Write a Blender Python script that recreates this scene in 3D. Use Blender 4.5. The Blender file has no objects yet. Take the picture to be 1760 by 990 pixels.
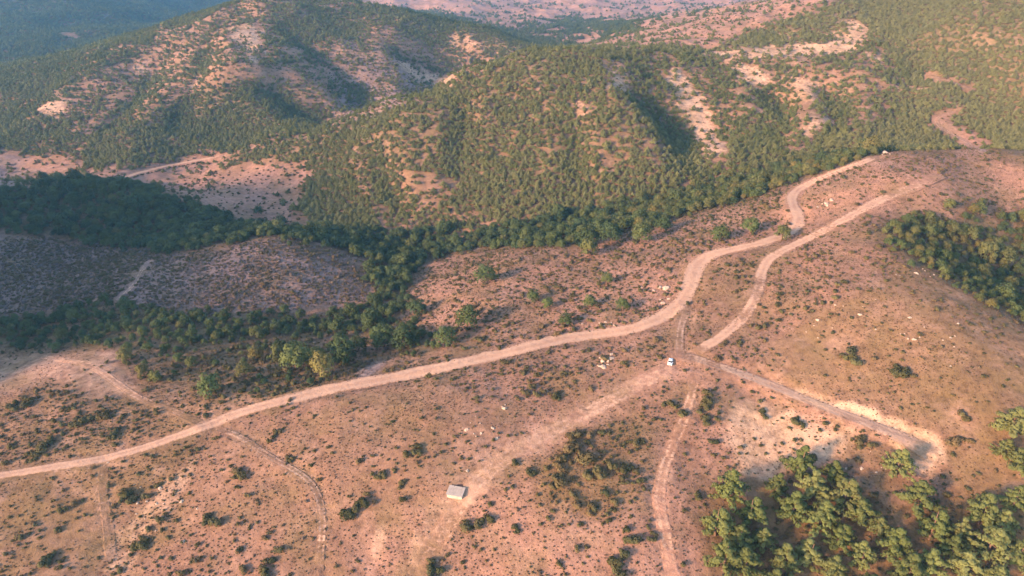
import bpy, math, random
import numpy as np
from mathutils import Vector, noise as mnoise

random.seed(7)
rng = np.random.default_rng(11)
R = math.radians
scene = bpy.context.scene
col = scene.collection

# ------------------------------------------------------------------ camera
CAM_Z, PITCH, LENS = 150.0, R(28.0), 24.0
FPX = 1760 / 36.0 * LENS
cam_d = bpy.data.cameras.new('camera'); cam_d.lens = LENS; cam_d.sensor_width = 36
cam_d.clip_start = 1.0; cam_d.clip_end = 20000
cam = bpy.data.objects.new('camera', cam_d); col.objects.link(cam)
cam.location = (0, 0, CAM_Z); cam.rotation_euler = (R(90) - PITCH, 0, 0)
scene.camera = cam

# ------------------------------------------------------------------ sky + sun
SUN_EL, SUN_AZ = R(18.5), R(-125.0)          # azimuth clockwise from +Y (the view direction)
world = bpy.data.worlds.new('World'); scene.world = world; world.use_nodes = True
wn = world.node_tree; bg = wn.nodes['Background']
sky = wn.nodes.new('ShaderNodeTexSky'); sky.sky_type = 'NISHITA'; sky.sun_disc = False
sky.sun_elevation = SUN_EL; sky.sun_rotation = SUN_AZ; sky.altitude = 400; sky.dust_density = 1.5
wn.links.new(sky.outputs[0], bg.inputs[0]); bg.inputs[1].default_value = 0.15
sun_d = bpy.data.lights.new('sun', 'SUN'); sun_d.energy = 3.2; sun_d.angle = R(6.0); sun_d.color = (1.0, 0.59, 0.36)
sun = bpy.data.objects.new('sun', sun_d); col.objects.link(sun)
sdir = Vector((math.sin(SUN_AZ) * math.cos(SUN_EL), math.cos(SUN_AZ) * math.cos(SUN_EL), math.sin(SUN_EL)))
sun.rotation_euler = sdir.to_track_quat('Z', 'Y').to_euler(); sun.location = (-300, -200, 400)
vs = scene.view_settings
vs.view_transform = 'Standard'; vs.look = 'None'; vs.gamma = 1.0; vs.use_curve_mapping = False
vs.exposure = 2.03

# ------------------------------------------------------------------ pixels to directions
SP, CP = math.sin(PITCH), math.cos(PITCH)
def pix_dir(px, py):                       # direction with unit depth along the optical axis
    u = (np.asarray(px, float) - 880) / FPX; v = (np.asarray(py, float) - 495) / FPX
    return u, CP - v * SP, -(SP + v * CP)
def project(x, y, z):
    dz = CAM_Z - z
    t = np.maximum(y * CP + dz * SP, 1e-3)
    return 880 + x / t * FPX, 495 + (dz * CP - y * SP) / t * FPX, t

# ------------------------------------------------------------------ numpy gradient-like noise
def vnoise(x, y, seed=0):
    xi = np.floor(x).astype(np.int64); yi = np.floor(y).astype(np.int64)
    xf = x - xi; yf = y - yi
    def h(a, b):
        n = (a * 374761393 + b * 668265263 + seed * 974634217) & 0xffffffff
        n = ((n ^ (n >> 13)) * 1274126177) & 0xffffffff
        return ((n ^ (n >> 16)) & 0xffff) / 65535.0
    u = xf * xf * xf * (xf * (xf * 6 - 15) + 10); v = yf * yf * yf * (yf * (yf * 6 - 15) + 10)
    a = h(xi, yi); b = h(xi + 1, yi); c = h(xi, yi + 1); d = h(xi + 1, yi + 1)
    return (a + (b - a) * u) * (1 - v) + (c + (d - c) * u) * v
def fbm(x, y, wl, octv=4, seed=0, gain=.5):
    s = 0; a = 1; tot = 0
    for k in range(octv):
        ang = .6 * k + .3; ca, sa = math.cos(ang), math.sin(ang)
        s = s + a * vnoise((x * ca - y * sa) / wl + 17.3 * k, (x * sa + y * ca) / wl - 9.1 * k, seed + k); tot += a; a *= gain; wl *= .5
    return s / tot
def ridged(x, y, wl, octv=4, seed=0):
    s = 0; a = 1; tot = 0
    for k in range(octv):
        ang = .7 * k; ca, sa = math.cos(ang), math.sin(ang)
        n = 1 - np.abs(2 * vnoise((x * ca - y * sa) / wl + 5.7 * k, (x * sa + y * ca) / wl, seed + k) - 1)
        s = s + a * n; tot += a; a *= .5; wl *= .5
    return s / tot

# ------------------------------------------------------------------ terrain heights: (pixel x, pixel y, height) of ground seen there
CTRL = [
 (0,990,-22),(300,990,-20),(600,990,-18),(900,990,-14),(1150,990,-14),(1400,990,-18),(1700,990,-14),(1760,850,-4),
 (0,900,-20),(200,900,-20),(317,917,-18),(550,900,-14),(780,860,-9),(902,890,-9),(1130,850,-7),
 (0,818,-18),(180,788,-16),(340,738,-12),(480,690,-10),(640,655,-7),(800,622,-4),(960,583,-2),(1100,562,1),(1180,510,4),
 (1195,455,7),(1310,418,11),(1375,385,14),(1358,345,17),(1430,298,22),(1515,262,27),(1600,265,28),(1760,275,30),
 (1152,622,3),(1470,365,22),(1315,445,12),(1450,560,12),(1600,600,12),(1520,400,21),(1620,490,17),(1760,555,10),
 (1650,430,5),(1760,470,-8),(1700,400,8),(1760,300,25),(1640,340,24),(1760,350,15),
 (1300,655,2),(1440,708,0),(1610,770,-2),(1500,640,6),(1700,700,5),(1350,780,-6),(1300,850,-10),(1550,880,-10),(1250,720,-2),
 (1000,720,-3),(1040,620,.5),(110,618,-20),(0,640,-24),(300,640,-17),(500,650,-12),(700,600,-14),
 (650,560,-28),(400,570,-26),(100,570,-30),(0,560,-33),(690,490,-36),(720,440,-42),(850,400,-36),(1000,370,-28),(1200,325,-15),(1380,290,-3),
 (800,500,-14),(1000,450,-6),(900,430,-16),(1100,400,-5),(1050,390,-14),(760,560,-14),(1200,390,3),(1300,340,8),
 (480,410,-22),(250,450,-25),(620,460,-34),(400,500,-28),(100,500,-32),(0,450,-32),(0,400,-30),(200,400,-35),
 (150,320,-22),(0,335,-20),(300,340,-28),(430,390,-45),(560,395,-44),
 (350,330,-52),(480,350,-50),(500,290,-40),(290,325,-56),(240,297,-58),(380,268,-54),(60,300,-64),(0,290,-66),
 (560,370,-45),(700,395,-42),(900,360,-28),(1050,330,-18),(1200,300,-11),(850,250,-8),(870,105,40),(850,175,15),
 (700,300,-25),(700,220,-2),(700,180,5),(600,215,-14),(500,245,-30),(430,260,-42),(1000,90,42),(1030,110,38),
 (1100,190,14),(1150,230,2),(1150,160,14),(1200,240,-10),(1060,112,37),(1110,90,40),(1150,92,37),(1200,88,36),(1240,170,12),(1270,250,-6),
 (1330,180,6),(1400,200,8),(1380,90,38),(1500,60,50),(1500,150,20),(1500,220,2),(1600,250,-3),(1600,130,28),
 (1700,0,85),(1760,100,48),(1760,200,12),(1600,20,70),(1420,12,70),(1300,55,48),
 (1050,60,-15),(1150,30,-5),(1300,15,10),(980,85,-40),(700,10,-70),(900,30,-75),(950,75,-60),(1080,20,-75),(1200,0,-60),(800,40,-70),
 (430,0,53),(480,-2,55),(600,8,42),(700,30,25),(850,65,0),(930,85,-25),(380,60,20),(420,110,5),(300,130,-12),(300,200,-38),
 (200,250,-52),(450,200,-36),(600,195,-50),(650,150,-40),(550,100,-5),(600,60,10),(750,120,-38),(700,90,-10),(820,110,-32),(800,60,2),
 (100,200,-40),(100,130,-20),(0,220,-56),(100,270,-60),(150,95,-5),(0,170,-40),(50,115,-80),(0,50,-50),(150,55,-62),(100,10,-35),
 (250,50,-92),(220,20,-55),(350,20,-90),
]
ANCH = [(0,60,-28),(0,-150,-60),(-300,0,-40),(300,0,-30),(300,120,-6),(-280,110,-25),(-350,212,52),(-470,350,82),(-425,280,70),(-330,110,5),(-600,260,95),(-430,150,50),
 (-430,430,5),(-640,480,0),(0,4500,-60),(2500,3500,40),(-2500,3500,20),(1500,1500,70),(800,800,115),(620,950,110),(450,1000,85),(1200,400,60),
 (-1500,1000,0),(-1600,2500,20),(0,3000,-70),(1000,3000,-50),(-2500,0,-20),(2500,0,20),(-900,500,10),(500,300,20),(420,200,5),(3000,5000,60),(-3000,5000,60)]
pts = []
for px, py, z in CTRL:
    dx, dy, dz = pix_dir(px, py); t = (z - CAM_Z) / dz
    pts.append((dx * t, dy * t, z))
pts = np.array(pts + ANCH, float)
def kern(r2): return np.sqrt(r2 + 30.0 ** 2)
n = len(pts)
A = np.zeros((n + 3, n + 3)); S = 100.0
d2 = ((pts[:, None, :2] - pts[None, :, :2]) ** 2).sum(-1)
A[:n, :n] = kern(d2) + np.eye(n) * -1.2
A[:n, n] = 1; A[:n, n + 1:] = pts[:, :2] / S; A[n:, :n] = A[:n, n:].T
W = np.linalg.solve(A, np.concatenate([pts[:, 2], np.zeros(3)]))
def base_height(x, y):
    out = W[n] + W[n + 1] * x / S + W[n + 2] * y / S
    for i in range(n):
        out = out + W[i] * kern((x - pts[i, 0]) ** 2 + (y - pts[i, 1]) ** 2)
    return out

def axis(lo, hi, fn):
    v = [lo]
    while v[-1] < hi: v.append(v[-1] + fn(v[-1]))
    return np.array(v)
GX = axis(-3000, 3000, lambda x: 1.5 if abs(x) < 330 else 1.5 + (abs(x) - 330) * .028)
GY = axis(-500, 5200, lambda y: 1.25 if 110 < y < 420 else (1.25 + (110 - y) * .05 if y <= 110 else 1.25 + (y - 420) * .0085))
MX, MY = np.meshgrid(GX, GY)
# smooth part is evaluated on a thinned grid, then interpolated
def interp_axis(src, dst):
    i = np.clip(np.searchsorted(src, dst) - 1, 0, len(src) - 2)
    return i, np.clip((dst - src[i]) / (src[i + 1] - src[i]), 0, 1)
cx = np.append(GX[::4], GX[-1] + 1); cy = np.append(GY[::4], GY[-1] + 1)
CX, CY = np.meshgrid(cx, cy); CZ = base_height(CX, CY)
ix, fx = interp_axis(cx, GX); iy, fy = interp_axis(cy, GY)
tmp = CZ[:, ix] * (1 - fx) + CZ[:, ix + 1] * fx
Z = tmp[iy] * (1 - fy[:, None]) + tmp[iy + 1] * fy[:, None]
far = np.clip((MY - 420) / 250, 0, 1)
wx = MX + 22 * (fbm(MX, MY, 90, 3, 40) - .5); wy = MY + 22 * (fbm(MX, MY, 90, 3, 41) - .5)
Z += far * ((ridged(wx, wy, 150, 4, 3) - .62) * 18 + (fbm(wx, wy, 40, 3, 9) - .5) * 4.5)
Z += (1 - far) * ((fbm(MX, MY, 38, 4, 21) - .5) * 2.4 + (ridged(wx, wy, 46, 3, 5) - .6) * 1.6)
Z += np.clip((MY - 1300) / 500, 0, 1) * (ridged(wx, wy, 430, 4, 15) - .6) * 60
Z += (fbm(MX, MY, 7, 3, 33) - .5) * .5

GULLIES = [([(1062,128),(1110,180),(1160,232),(1215,298)], 8, 26), ([(1320,130),(1345,190),(1350,262)], 7, 22), ([(1420,130),(1440,190),(1400,262)], 6, 20), ([(982,190),(985,260),(990,330)], 4, 14), ([(800,150),(790,240),(800,330)], 4, 16), ([(640,230),(660,300),(690,370)], 4, 14),
 ([(430,115),(500,170),(560,212)], 13, 40), ([(650,50),(720,110),(750,160)], 12, 36), ([(300,70),(240,150),(150,240)], 11, 40), ([(480,40),(560,100),(640,180)], 9, 34), ([(200,110),(130,180),(70,240)], 8, 34), ([(860,70),(840,100),(830,120)], 8, 30), ([(360,60),(330,150),(300,220)], 7, 30), ([(1560,60),(1580,120),(1560,190)], 6, 30), ([(1680,50),(1690,120),(1680,190)], 6, 30)]
def carve():
    dxs = []
    for pl, dep, hw in GULLIES:
        P = []
        for k in range(len(pl) - 1):
            for f in np.linspace(0, 1, 12, endpoint=(k == len(pl) - 2)):
                P.append(raycast(pl[k][0] + (pl[k + 1][0] - pl[k][0]) * f, pl[k][1] + (pl[k + 1][1] - pl[k][1]) * f)[:2])
        dxs.append((np.array(P), dep, hw))
    for P, dep, hw in dxs:
        i0, i1 = np.searchsorted(GX, [P[:, 0].min() - hw * 2, P[:, 0].max() + hw * 2]); j0, j1 = np.searchsorted(GY, [P[:, 1].min() - hw * 2, P[:, 1].max() + hw * 2])
        sx = wx[j0:j1, i0:i1] * .5 + MX[j0:j1, i0:i1] * .5; sy = wy[j0:j1, i0:i1] * .5 + MY[j0:j1, i0:i1] * .5
        best = np.full(sx.shape, 1e9); bf = np.zeros(sx.shape); m = len(P) - 1
        for k in range(m):
            a = P[k]; d = P[k + 1] - a; q = np.clip(((sx - a[0]) * d[0] + (sy - a[1]) * d[1]) / (d @ d + 1e-6), 0, 1)
            dd = np.hypot(sx - a[0] - q * d[0], sy - a[1] - q * d[1]); u = dd < best; best[u] = dd[u]; bf[u] = (k + q[u]) / m
        r = best / hw; prof = np.exp(-(r * 1.5) ** 1.4) - .38 * np.exp(-((r - 1.25) / .5) ** 2)
        Z[j0:j1, i0:i1] -= dep * prof * np.clip(bf * 4, 0, 1) * np.clip((1 - bf) * 4 + .25, 0, 1)

def H(x, y, G=None):
    G = Z if G is None else G
    x = np.asarray(x, float); y = np.asarray(y, float)
    i, a = interp_axis(GX, x); j, b = interp_axis(GY, y)
    return (G[j, i] * (1 - a) + G[j, i + 1] * a) * (1 - b) + (G[j + 1, i] * (1 - a) + G[j + 1, i + 1] * a) * b

def raycast(px, py, hoff=0.0):
    dx, dy, dz = pix_dir(px, py)
    t = np.concatenate([np.arange(120, 900, 1.0), np.arange(900, 4500, 4.0)])
    d = CAM_Z + dz * t - H(dx * t, dy * t) - hoff
    k = np.argmax(d < 0) if (d < 0).any() else len(t) - 1
    if k > 0 and d[k] < 0:
        f = d[k - 1] / (d[k - 1] - d[k]); tt = t[k - 1] + f * (t[k] - t[k - 1])
    else: tt = t[k]
    return float(dx * tt), float(dy * tt), float(tt)

carve()
# ------------------------------------------------------------------ roads: pixel line, width in metres
ROADS = [
 ('dirt_road', 'main', 6.4, [(-60,826),(0,818),(100,801),(180,788),(260,765),(340,738),(400,712),(480,690),(560,670),(640,655),(720,640),(800,622),(880,603),(960,583),(1040,573),(1100,562),(1150,540),(1180,510),(1190,480),(1195,455),(1215,438),(1260,428),(1310,418),(1350,403),(1375,385),(1372,365),(1358,345),(1365,330),(1390,315),(1430,298),(1475,282),(1505,270)]),
 ('ridge_track', 'ridge', 4.6, [(1195,606),(1240,580),(1280,545),(1300,510),(1308,470),(1318,445),(1350,428),(1400,405),(1450,378),(1475,363),(1520,340),(1560,325),(1610,300)]),
 ('link_track', 'link', 3.6, [(1180,530),(1170,560),(1165,590),(1172,614)]),
 ('cut_track', 'cut', 4.6, [(1165,608),(1240,630),(1310,655),(1380,685),(1440,708),(1500,730),(1560,752),(1600,772)]),
 ('slope_track', 'slope', 3.8, [(1196,640),(1186,690),(1168,740),(1142,800),(1132,850),(1140,900),(1152,960),(1158,1000)]),
 ('eroded_track', 'eroded', 6.5, [(1150,634),(1080,672),(1000,715),(930,752),(872,785),(830,820),(805,845),(775,890),(745,940),(718,1000)]),
 ('wheel_track', 'wheel', 3.0, [(178,800),(176,850),(186,900),(192,960)]),
 ('parcel_track', 'parcel', 2.6, [(372,736),(420,752),(450,778),(490,800),(530,820),(550,850),(556,890),(551,940),(548,1000)]),
 ('side_track', 'side', 3.0, [(60,612),(110,618),(150,625),(182,642),(205,662),(245,688),(300,706),(345,728)]),
 ('knoll_track', 'knoll', 2.6, [(262,448),(245,458),(232,490),(195,522)]),
 ('valley_road', 'valley', 5.0, [(205,308),(240,296),(290,284),(380,268)]),
 ('forest_track', 'forest', 4.0, [(1596,128),(1640,142),(1672,153)]),
 ('hairpin_track', 'hairpin', 4.0, [(1640,192),(1612,199),(1604,209),(1622,224),(1660,242),(1690,262)]),
]
def resample(P, step):
    P = np.array(P, float); seg = np.hypot(*np.diff(P[:, :2], axis=0).T); s = np.concatenate([[0], np.cumsum(seg)])
    m = max(int(s[-1] / step), 2); q = np.linspace(0, s[-1], m)
    out = np.stack([np.interp(q, s, P[:, k]) for k in range(P.shape[1])], 1)
    return out
def smooth(P, it):
    P = P.copy()
    for _ in range(it): P[1:-1] = .25 * P[:-2] + .5 * P[1:-1] + .25 * P[2:]
    return P
road_lines = []
for nm, key, w, pl in ROADS:
    dense = resample(pl, 6.0)
    P = np.array([raycast(a, b)[:2] for a, b in dense])
    P = smooth(resample(smooth(P, 3), 1.5), 14)
    z = smooth(np.stack([H(P[:, 0], P[:, 1])] * 2, 1), 30)[:, :1]
    road_lines.append((nm, key, w, np.concatenate([P, z], 1)))
# bench the ground under every road
road_dist = np.full(Z.shape, 1e3)
for nm, key, w, P in road_lines:
    hw = w / 2; reach = hw + 5
    i0, i1 = np.searchsorted(GX, [P[:, 0].min() - reach, P[:, 0].max() + reach]); j0, j1 = np.searchsorted(GY, [P[:, 1].min() - reach, P[:, 1].max() + reach])
    sx = MX[j0:j1, i0:i1]; sy = MY[j0:j1, i0:i1]
    best = np.full(sx.shape, 1e9); bz = np.zeros(sx.shape)
    for p in P[::2]:
        d = (sx - p[0]) ** 2 + (sy - p[1]) ** 2; m = d < best; best[m] = d[m]; bz[m] = p[2]
    d = np.sqrt(best); k = np.clip((hw + 3.2 - d) / 2.4, 0, 1); k = k * k * (3 - 2 * k)
    Z[j0:j1, i0:i1] = Z[j0:j1, i0:i1] * (1 - k) + bz * k
    road_dist[j0:j1, i0:i1] = np.minimum(road_dist[j0:j1, i0:i1], d - hw)

# ------------------------------------------------------------------ land-cover map (pixel outlines, later carried to the ground)
MWd, MHt = 880, 500
yy, xx = np.mgrid[0:MHt, 0:MWd]; xx = xx * 2.0 + 1; yy = yy * 2.0 + 1
CH = ('pine', 'leaf', 'shrub', 'chalk', 'pink', 'purple', 'olive')
MAP = {c: np.zeros((MHt, MWd)) for c in CH}
MAP['shrub'][:] = .4; MAP['pink'][:] = .2
def inside(poly):
    c = np.zeros(xx.shape, bool); m = len(poly)
    for i in range(m):
        x0, y0 = poly[i]; x1, y1 = poly[(i + 1) % m]
        if y0 == y1: continue
        hit = ((y0 > yy) != (y1 > yy)) & (xx < (x1 - x0) * (yy - y0) / (y1 - y0) + x0)
        c ^= hit
    return c
def zone(poly, **kw):
    m = inside(poly)
    for k, v in kw.items(): MAP[k][m] = v
zone([(560,0),(1480,0),(1200,90),(980,95),(870,70),(700,25)], pine=.05, shrub=.3, pink=1)
zone([(870,75),(960,95),(1010,60),(1080,60),(1100,45),(980,30),(880,50),(760,30),(700,25)], pine=.55, shrub=.3)
zone([(960,95),(1060,58),(1200,60),(1250,75),(1200,92)], pine=.1, pink=.9)
zone([(0,0),(430,0),(150,100),(0,165)], pine=1.0, pink=0)
zone([(100,40),(125,40),(130,70),(110,70)], pine=.2, pink=.6)
zone([(0,165),(150,95),(430,-5),(600,-5),(850,60),(970,92),(830,125),(720,190),(600,215),(500,245),(380,262),(200,290),(0,330)], pine=.38, pink=.6, olive=.2, shrub=.6)
zone([(600,5),(750,25),(960,75),(960,95),(830,105),(700,60)], pine=.95)
zone([(440,10),(600,10),(640,50),(560,70),(470,60)], pine=.8)
zone([(150,240),(250,190),(420,130),(480,150),(560,220),(430,250),(260,285),(160,280)], pine=.95)
zone([(30,150),(200,85),(260,60),(240,100),(100,170),(10,200)], pine=.8)
zone([(0,190),(70,190),(140,230),(80,270),(0,260)], pine=.85)
zone([(590,60),(690,110),(740,170),(640,205),(570,200)], purple=.7, pine=.3, shrub=.9)
zone([(150,135),(260,95),(330,90),(220,150),(100,170)], pine=.2, pink=.8)
for pl in ([(60,180),(110,165),(130,190),(90,215),(65,200)], [(400,45),(440,35),(452,110),(425,112),(405,80)], [(700,105),(770,130),(800,145),(740,165),(690,120)],
           [(785,55),(842,100),(830,108),(780,70)], [(330,140),(350,130),(355,145),(335,150)], [(225,120),(250,112),(262,120),(235,135)], [(450,140),(478,142),(475,155),(455,152)]):
    zone(pl, chalk=.55, pine=.1, shrub=.4)
zone([(560,110),(640,145),(620,155),(540,130)], pink=1, pine=.1)
zone([(530,212),(580,203),(605,212),(540,226)], pink=1, pine=.05)
zone([(0,260),(80,270),(150,285),(280,265),(390,258),(430,275),(290,330),(200,312),(130,310),(0,330)], pine=.05, shrub=.35, pink=.8)
zone([(0,255),(60,290),(30,330),(0,330)], purple=.8)
zone([(150,240),(250,200),(330,200),(330,262),(260,285),(165,285)], pine=.95)
zone([(380,270),(500,245),(700,180),(870,100),(1000,85),(1200,82),(1230,300),(1000,370),(700,400),(540,390),(510,350),(530,290)], pine=.9, pink=.3, olive=.5)
zone([(760,190),(960,130),(1010,260),(850,270),(760,250)], pine=.75, pink=.5, olive=.5)
zone([(680,300),(820,300),(800,335),(680,330)], pine=.4, pink=.8)
zone([(640,345),(740,350),(860,375),(930,360),(930,385),(850,395),(700,400),(650,395)], pine=.45, pink=.9)
zone([(1030,230),(1100,240),(1080,300),(1020,290)], pine=.4, pink=.6, chalk=.2)
zone([(280,325),(400,285),(530,275),(545,300),(500,330),(512,375),(430,388)], pine=.03, shrub=.6, pink=1, olive=0)
zone([(1195,88),(1480,-5),(1765,-5),(1765,275),(1640,268),(1540,258),(1480,272),(1380,292),(1300,285),(1400,240),(1540,190),(1560,130),(1500,60)], pine=1.0, pink=.0, olive=.8)
zone([(1060,105),(1200,85),(1500,60),(1560,130),(1540,200),(1380,260),(1250,310),(1205,290),(1150,200)], pine=.5, chalk=.2, pink=.5, olive=.3)
zone([(1110,150),(1150,190),(1215,285),(1205,300),(1150,250),(1080,160)], pine=.95)
zone([(1270,200),(1340,190),(1330,260),(1290,280),(1250,290)], pine=.9, chalk=0)
for pl, v in (([(1165,115),(1220,180),(1252,265),(1215,278),(1180,210),(1140,140)], .6), ([(1255,110),(1300,115),(1335,150),(1290,145)], .6), ([(1340,105),(1425,150),(1400,182),(1350,150)], .5),
           ([(1195,93),(1290,76),(1400,76),(1440,60),(1490,38),(1507,55),(1465,92),(1350,100),(1250,98)], .9), ([(1330,50),(1392,52),(1350,66)], .8), ([(1488,88),(1532,97),(1500,107)], .8),
           ([(1540,140),(1590,150),(1592,165),(1550,162)], .6), ([(1400,190),(1432,200),(1410,240),(1380,232)], .5), ([(1035,105),(1062,108),(1085,145),(1062,172),(1042,140)], .5), ([(982,160),(1012,170),(1005,212),(985,202)], .35)):
    zone(pl, chalk=v, pine=.1 if v > .55 else .25)
zone([(1600,190),(1645,186),(1625,206),(1640,218),(1710,245),(1700,270),(1640,268),(1630,236),(1596,214)], pine=.12, pink=.9, olive=.1)
zone([(1590,122),(1680,146),(1680,165),(1590,142)], pine=.2, pink=.8, olive=.1)
zone([(1530,262),(1380,305),(1300,338),(1100,400),(980,425),(850,430),(760,440),(700,480),(700,530),(690,550),(740,580),(760,600),(700,615),(620,570),(560,582),(430,585),(250,602),(0,595),
      (0,540),(200,525),(420,540),(560,550),(640,520),(640,450),(560,430),(480,405),(380,420),(280,440),(240,430),(0,395),(0,330),(150,310),(280,330),(430,385),(560,395),(700,405),(850,395),(1000,365),(1200,315),(1380,270)],
     leaf=1.0, pine=0, shrub=.4, olive=.4, pink=.1)
zone([(1110,395),(1180,370),(1230,360),(1180,400),(1120,412)], leaf=.1, pink=.7, shrub=.7)
zone([(0,540),(200,525),(420,540),(560,550),(600,570),(430,585),(250,602),(0,595)], leaf=.9, olive=.8)
zone([(200,525),(240,450),(420,420),(500,412),(600,432),(640,480),(630,520),(420,540)], purple=.75, shrub=.8, pink=.3, leaf=.05)
zone([(0,400),(240,430),(270,445),(190,525),(0,545)], purple=.7, shrub=1.0, pink=.25, leaf=.04)
zone([(690,505),(760,440),(860,425),(1000,430),(1110,402),(1430,295),(1380,380),(1190,450),(1180,520),(1100,560),(900,600),(770,605),(705,555)], pink=.75, shrub=.8, leaf=0, pine=0)
zone([(0,595),(250,602),(430,588),(560,586),(640,612),(760,605),(700,640),(480,690),(340,735),(0,815)], shrub=.8, olive=.5, pink=.3, leaf=.05)
zone([(240,600),(430,590),(600,590),(620,640),(480,680),(380,690),(330,650)], shrub=1.0, olive=.7, leaf=.3)
zone([(0,612),(200,602),(225,640),(245,690),(170,680),(100,650),(0,690)], pink=1, shrub=.1, olive=0, chalk=.36)
zone([(605,650),(610,632),(650,622),(655,640),(640,650)], purple=1.0, shrub=0, leaf=0, chalk=.3)
zone([(0,825),(340,745),(330,780),(317,917),(200,990),(0,990)], shrub=.5, olive=.7, pink=.15)
zone([(330,780),(345,790),(310,860),(255,925),(215,990),(160,990),(215,900),(265,830)], chalk=.4, olive=0, shrub=.6)
zone([(340,765),(750,645),(880,711),(902,890),(790,868),(317,917)], pink=.35, shrub=.35, olive=.25)
zone([(700,860),(900,800),(910,890),(1100,900),(1140,990),(600,990)], pink=.7, shrub=.4)
zone([(830,770),(1000,690),(1150,620),(1185,640),(1020,730),(900,800),(830,860),(760,850)], pink=1, shrub=.12, chalk=.3)
zone([(760,840),(820,830),(830,870),(760,890),(720,990),(680,990),(730,890)], pink=1, chalk=.42, shrub=.1)
zone([(645,890),(662,890),(662,990),(648,990)], chalk=.7, shrub=0)
zone([(905,810),(1000,740),(1110,700),(1120,850),(1000,900),(910,870)], shrub=1.0, olive=.7, pink=.2)
zone([(1110,800),(1150,800),(1230,990),(1110,990)], pink=.9, chalk=.12, shrub=.3)
zone([(760,640),(900,610),(1140,580),(1140,610),(1040,650),(880,700)], shrub=.8, pink=.4)
zone([(1210,440),(1300,440),(1330,640),(1230,620),(1290,540)], shrub=.9, pink=.4)
zone([(1320,450),(1500,370),(1560,460),(1400,540),(1320,600)], shrub=.75, pink=.5)
zone([(1320,600),(1400,540),(1560,460),(1765,560),(1765,760),(1640,740),(1480,690),(1300,640)], shrub=.35, olive=.7, pink=.5)
zone([(1600,640),(1765,600),(1765,850),(1650,850),(1625,760)], olive=.8, shrub=.3, pink=.1)
zone([(1430,300),(1520,258),(1765,275),(1765,360),(1560,370),(1470,360),(1390,380),(1370,340)], shrub=.6, pink=.65)
zone([(1508,402),(1560,372),(1640,390),(1700,375),(1765,372),(1765,565),(1640,497),(1560,455)], leaf=1.0, shrub=.4, olive=.5, pink=.1)
zone([(1540,360),(1640,330),(1765,340),(1765,372),(1640,390)], shrub=1.0, leaf=.12)
zone([(1210,640),(1330,670),(1500,740),(1500,790),(1400,800),(1330,830),(1280,835),(1200,800),(1190,740)], chalk=.12, shrub=.7, pink=.6)
zone([(1235,690),(1330,690),(1400,715),(1480,750),(1470,790),(1400,795),(1330,822),(1285,830),(1245,760)], chalk=.6, shrub=.35, pink=.5)
zone([(1300,643),(1480,698),(1530,720),(1622,746),(1620,795),(1598,762),(1520,738),(1440,708)], chalk=.95, shrub=0)
zone([(1530,745),(1612,768),(1612,812),(1560,802)], chalk=.8, shrub=0)
zone([(1215,850),(1260,820),(1340,800),(1500,820),(1600,850),(1660,850),(1765,830),(1765,1000),(1240,1000),(1205,930)], olive=.9, shrub=.6, pink=.1)
def blur(a, r, it=2):
    for _ in range(it):
        for ax in (0, 1):
            c = np.cumsum(np.pad(a, [(r + 1, r) if k == ax else (0, 0) for k in (0, 1)], mode='edge'), axis=ax)
            sl = [slice(None)] * 2; s2 = [slice(None)] * 2; sl[ax] = slice(2 * r + 1, None); s2[ax] = slice(0, -(2 * r + 1))
            a = (c[tuple(sl)] - c[tuple(s2)]) / (2 * r + 1)
    return a
for c in CH: MAP[c] = blur(MAP[c], 2)
# carry it to a ground grid; ground that cannot be seen takes on what grows round it
CELL = 4.0
wxs = np.arange(-1300, 1301, CELL); wys = np.arange(80, 2601, CELL)
WX, WY = np.meshgrid(wxs, wys); WZ = H(WX, WY)
PX, PY, PT = project(WX, WY, WZ)
vis = (PX > 0) & (PX < 1760) & (PY > 0) & (PY < 990)
lim = np.full(WX.shape, True)
for f in np.linspace(.25, .985, 70):
    lim &= H(WX * f, WY * f) < CAM_Z + (WZ + 1.5 - CAM_Z) * f
vis &= lim
ii = np.clip((PX / 2).astype(int), 0, MWd - 1); jj = np.clip((PY / 2).astype(int), 0, MHt - 1)
LAND = {}
for c in CH:
    g = np.where(vis, MAP[c][jj, ii], 0.0); w = vis.astype(float); acc = g.copy(); aw = w.copy()
    val = g.copy(); known = vis.copy()
    for r in (2, 4, 8, 16, 32, 64):
        gb = blur(g, r, 1); wb = blur(w, r, 1)
        m = (~known) & (wb > .02); val[m] = gb[m] / wb[m]; known |= m
    val[~known] = .4
    LAND[c] = val
def land(c, x, y, warp=True):
    x = np.asarray(x, float); y = np.asarray(y, float)
    if warp:
        k = np.clip(y / 250, .5, 4)
        x = x + (fbm(x, y, 16, 3, 71) - .5) * 9 * k; y = y + (fbm(x, y, 16, 3, 72) - .5) * 9 * k
    i, a = interp_axis(wxs, x); j, b = interp_axis(wys, y); G = LAND[c]
    return (G[j, i] * (1 - a) + G[j, i + 1] * a) * (1 - b) + (G[j + 1, i] * (1 - a) + G[j + 1, i + 1] * a) * b

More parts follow.
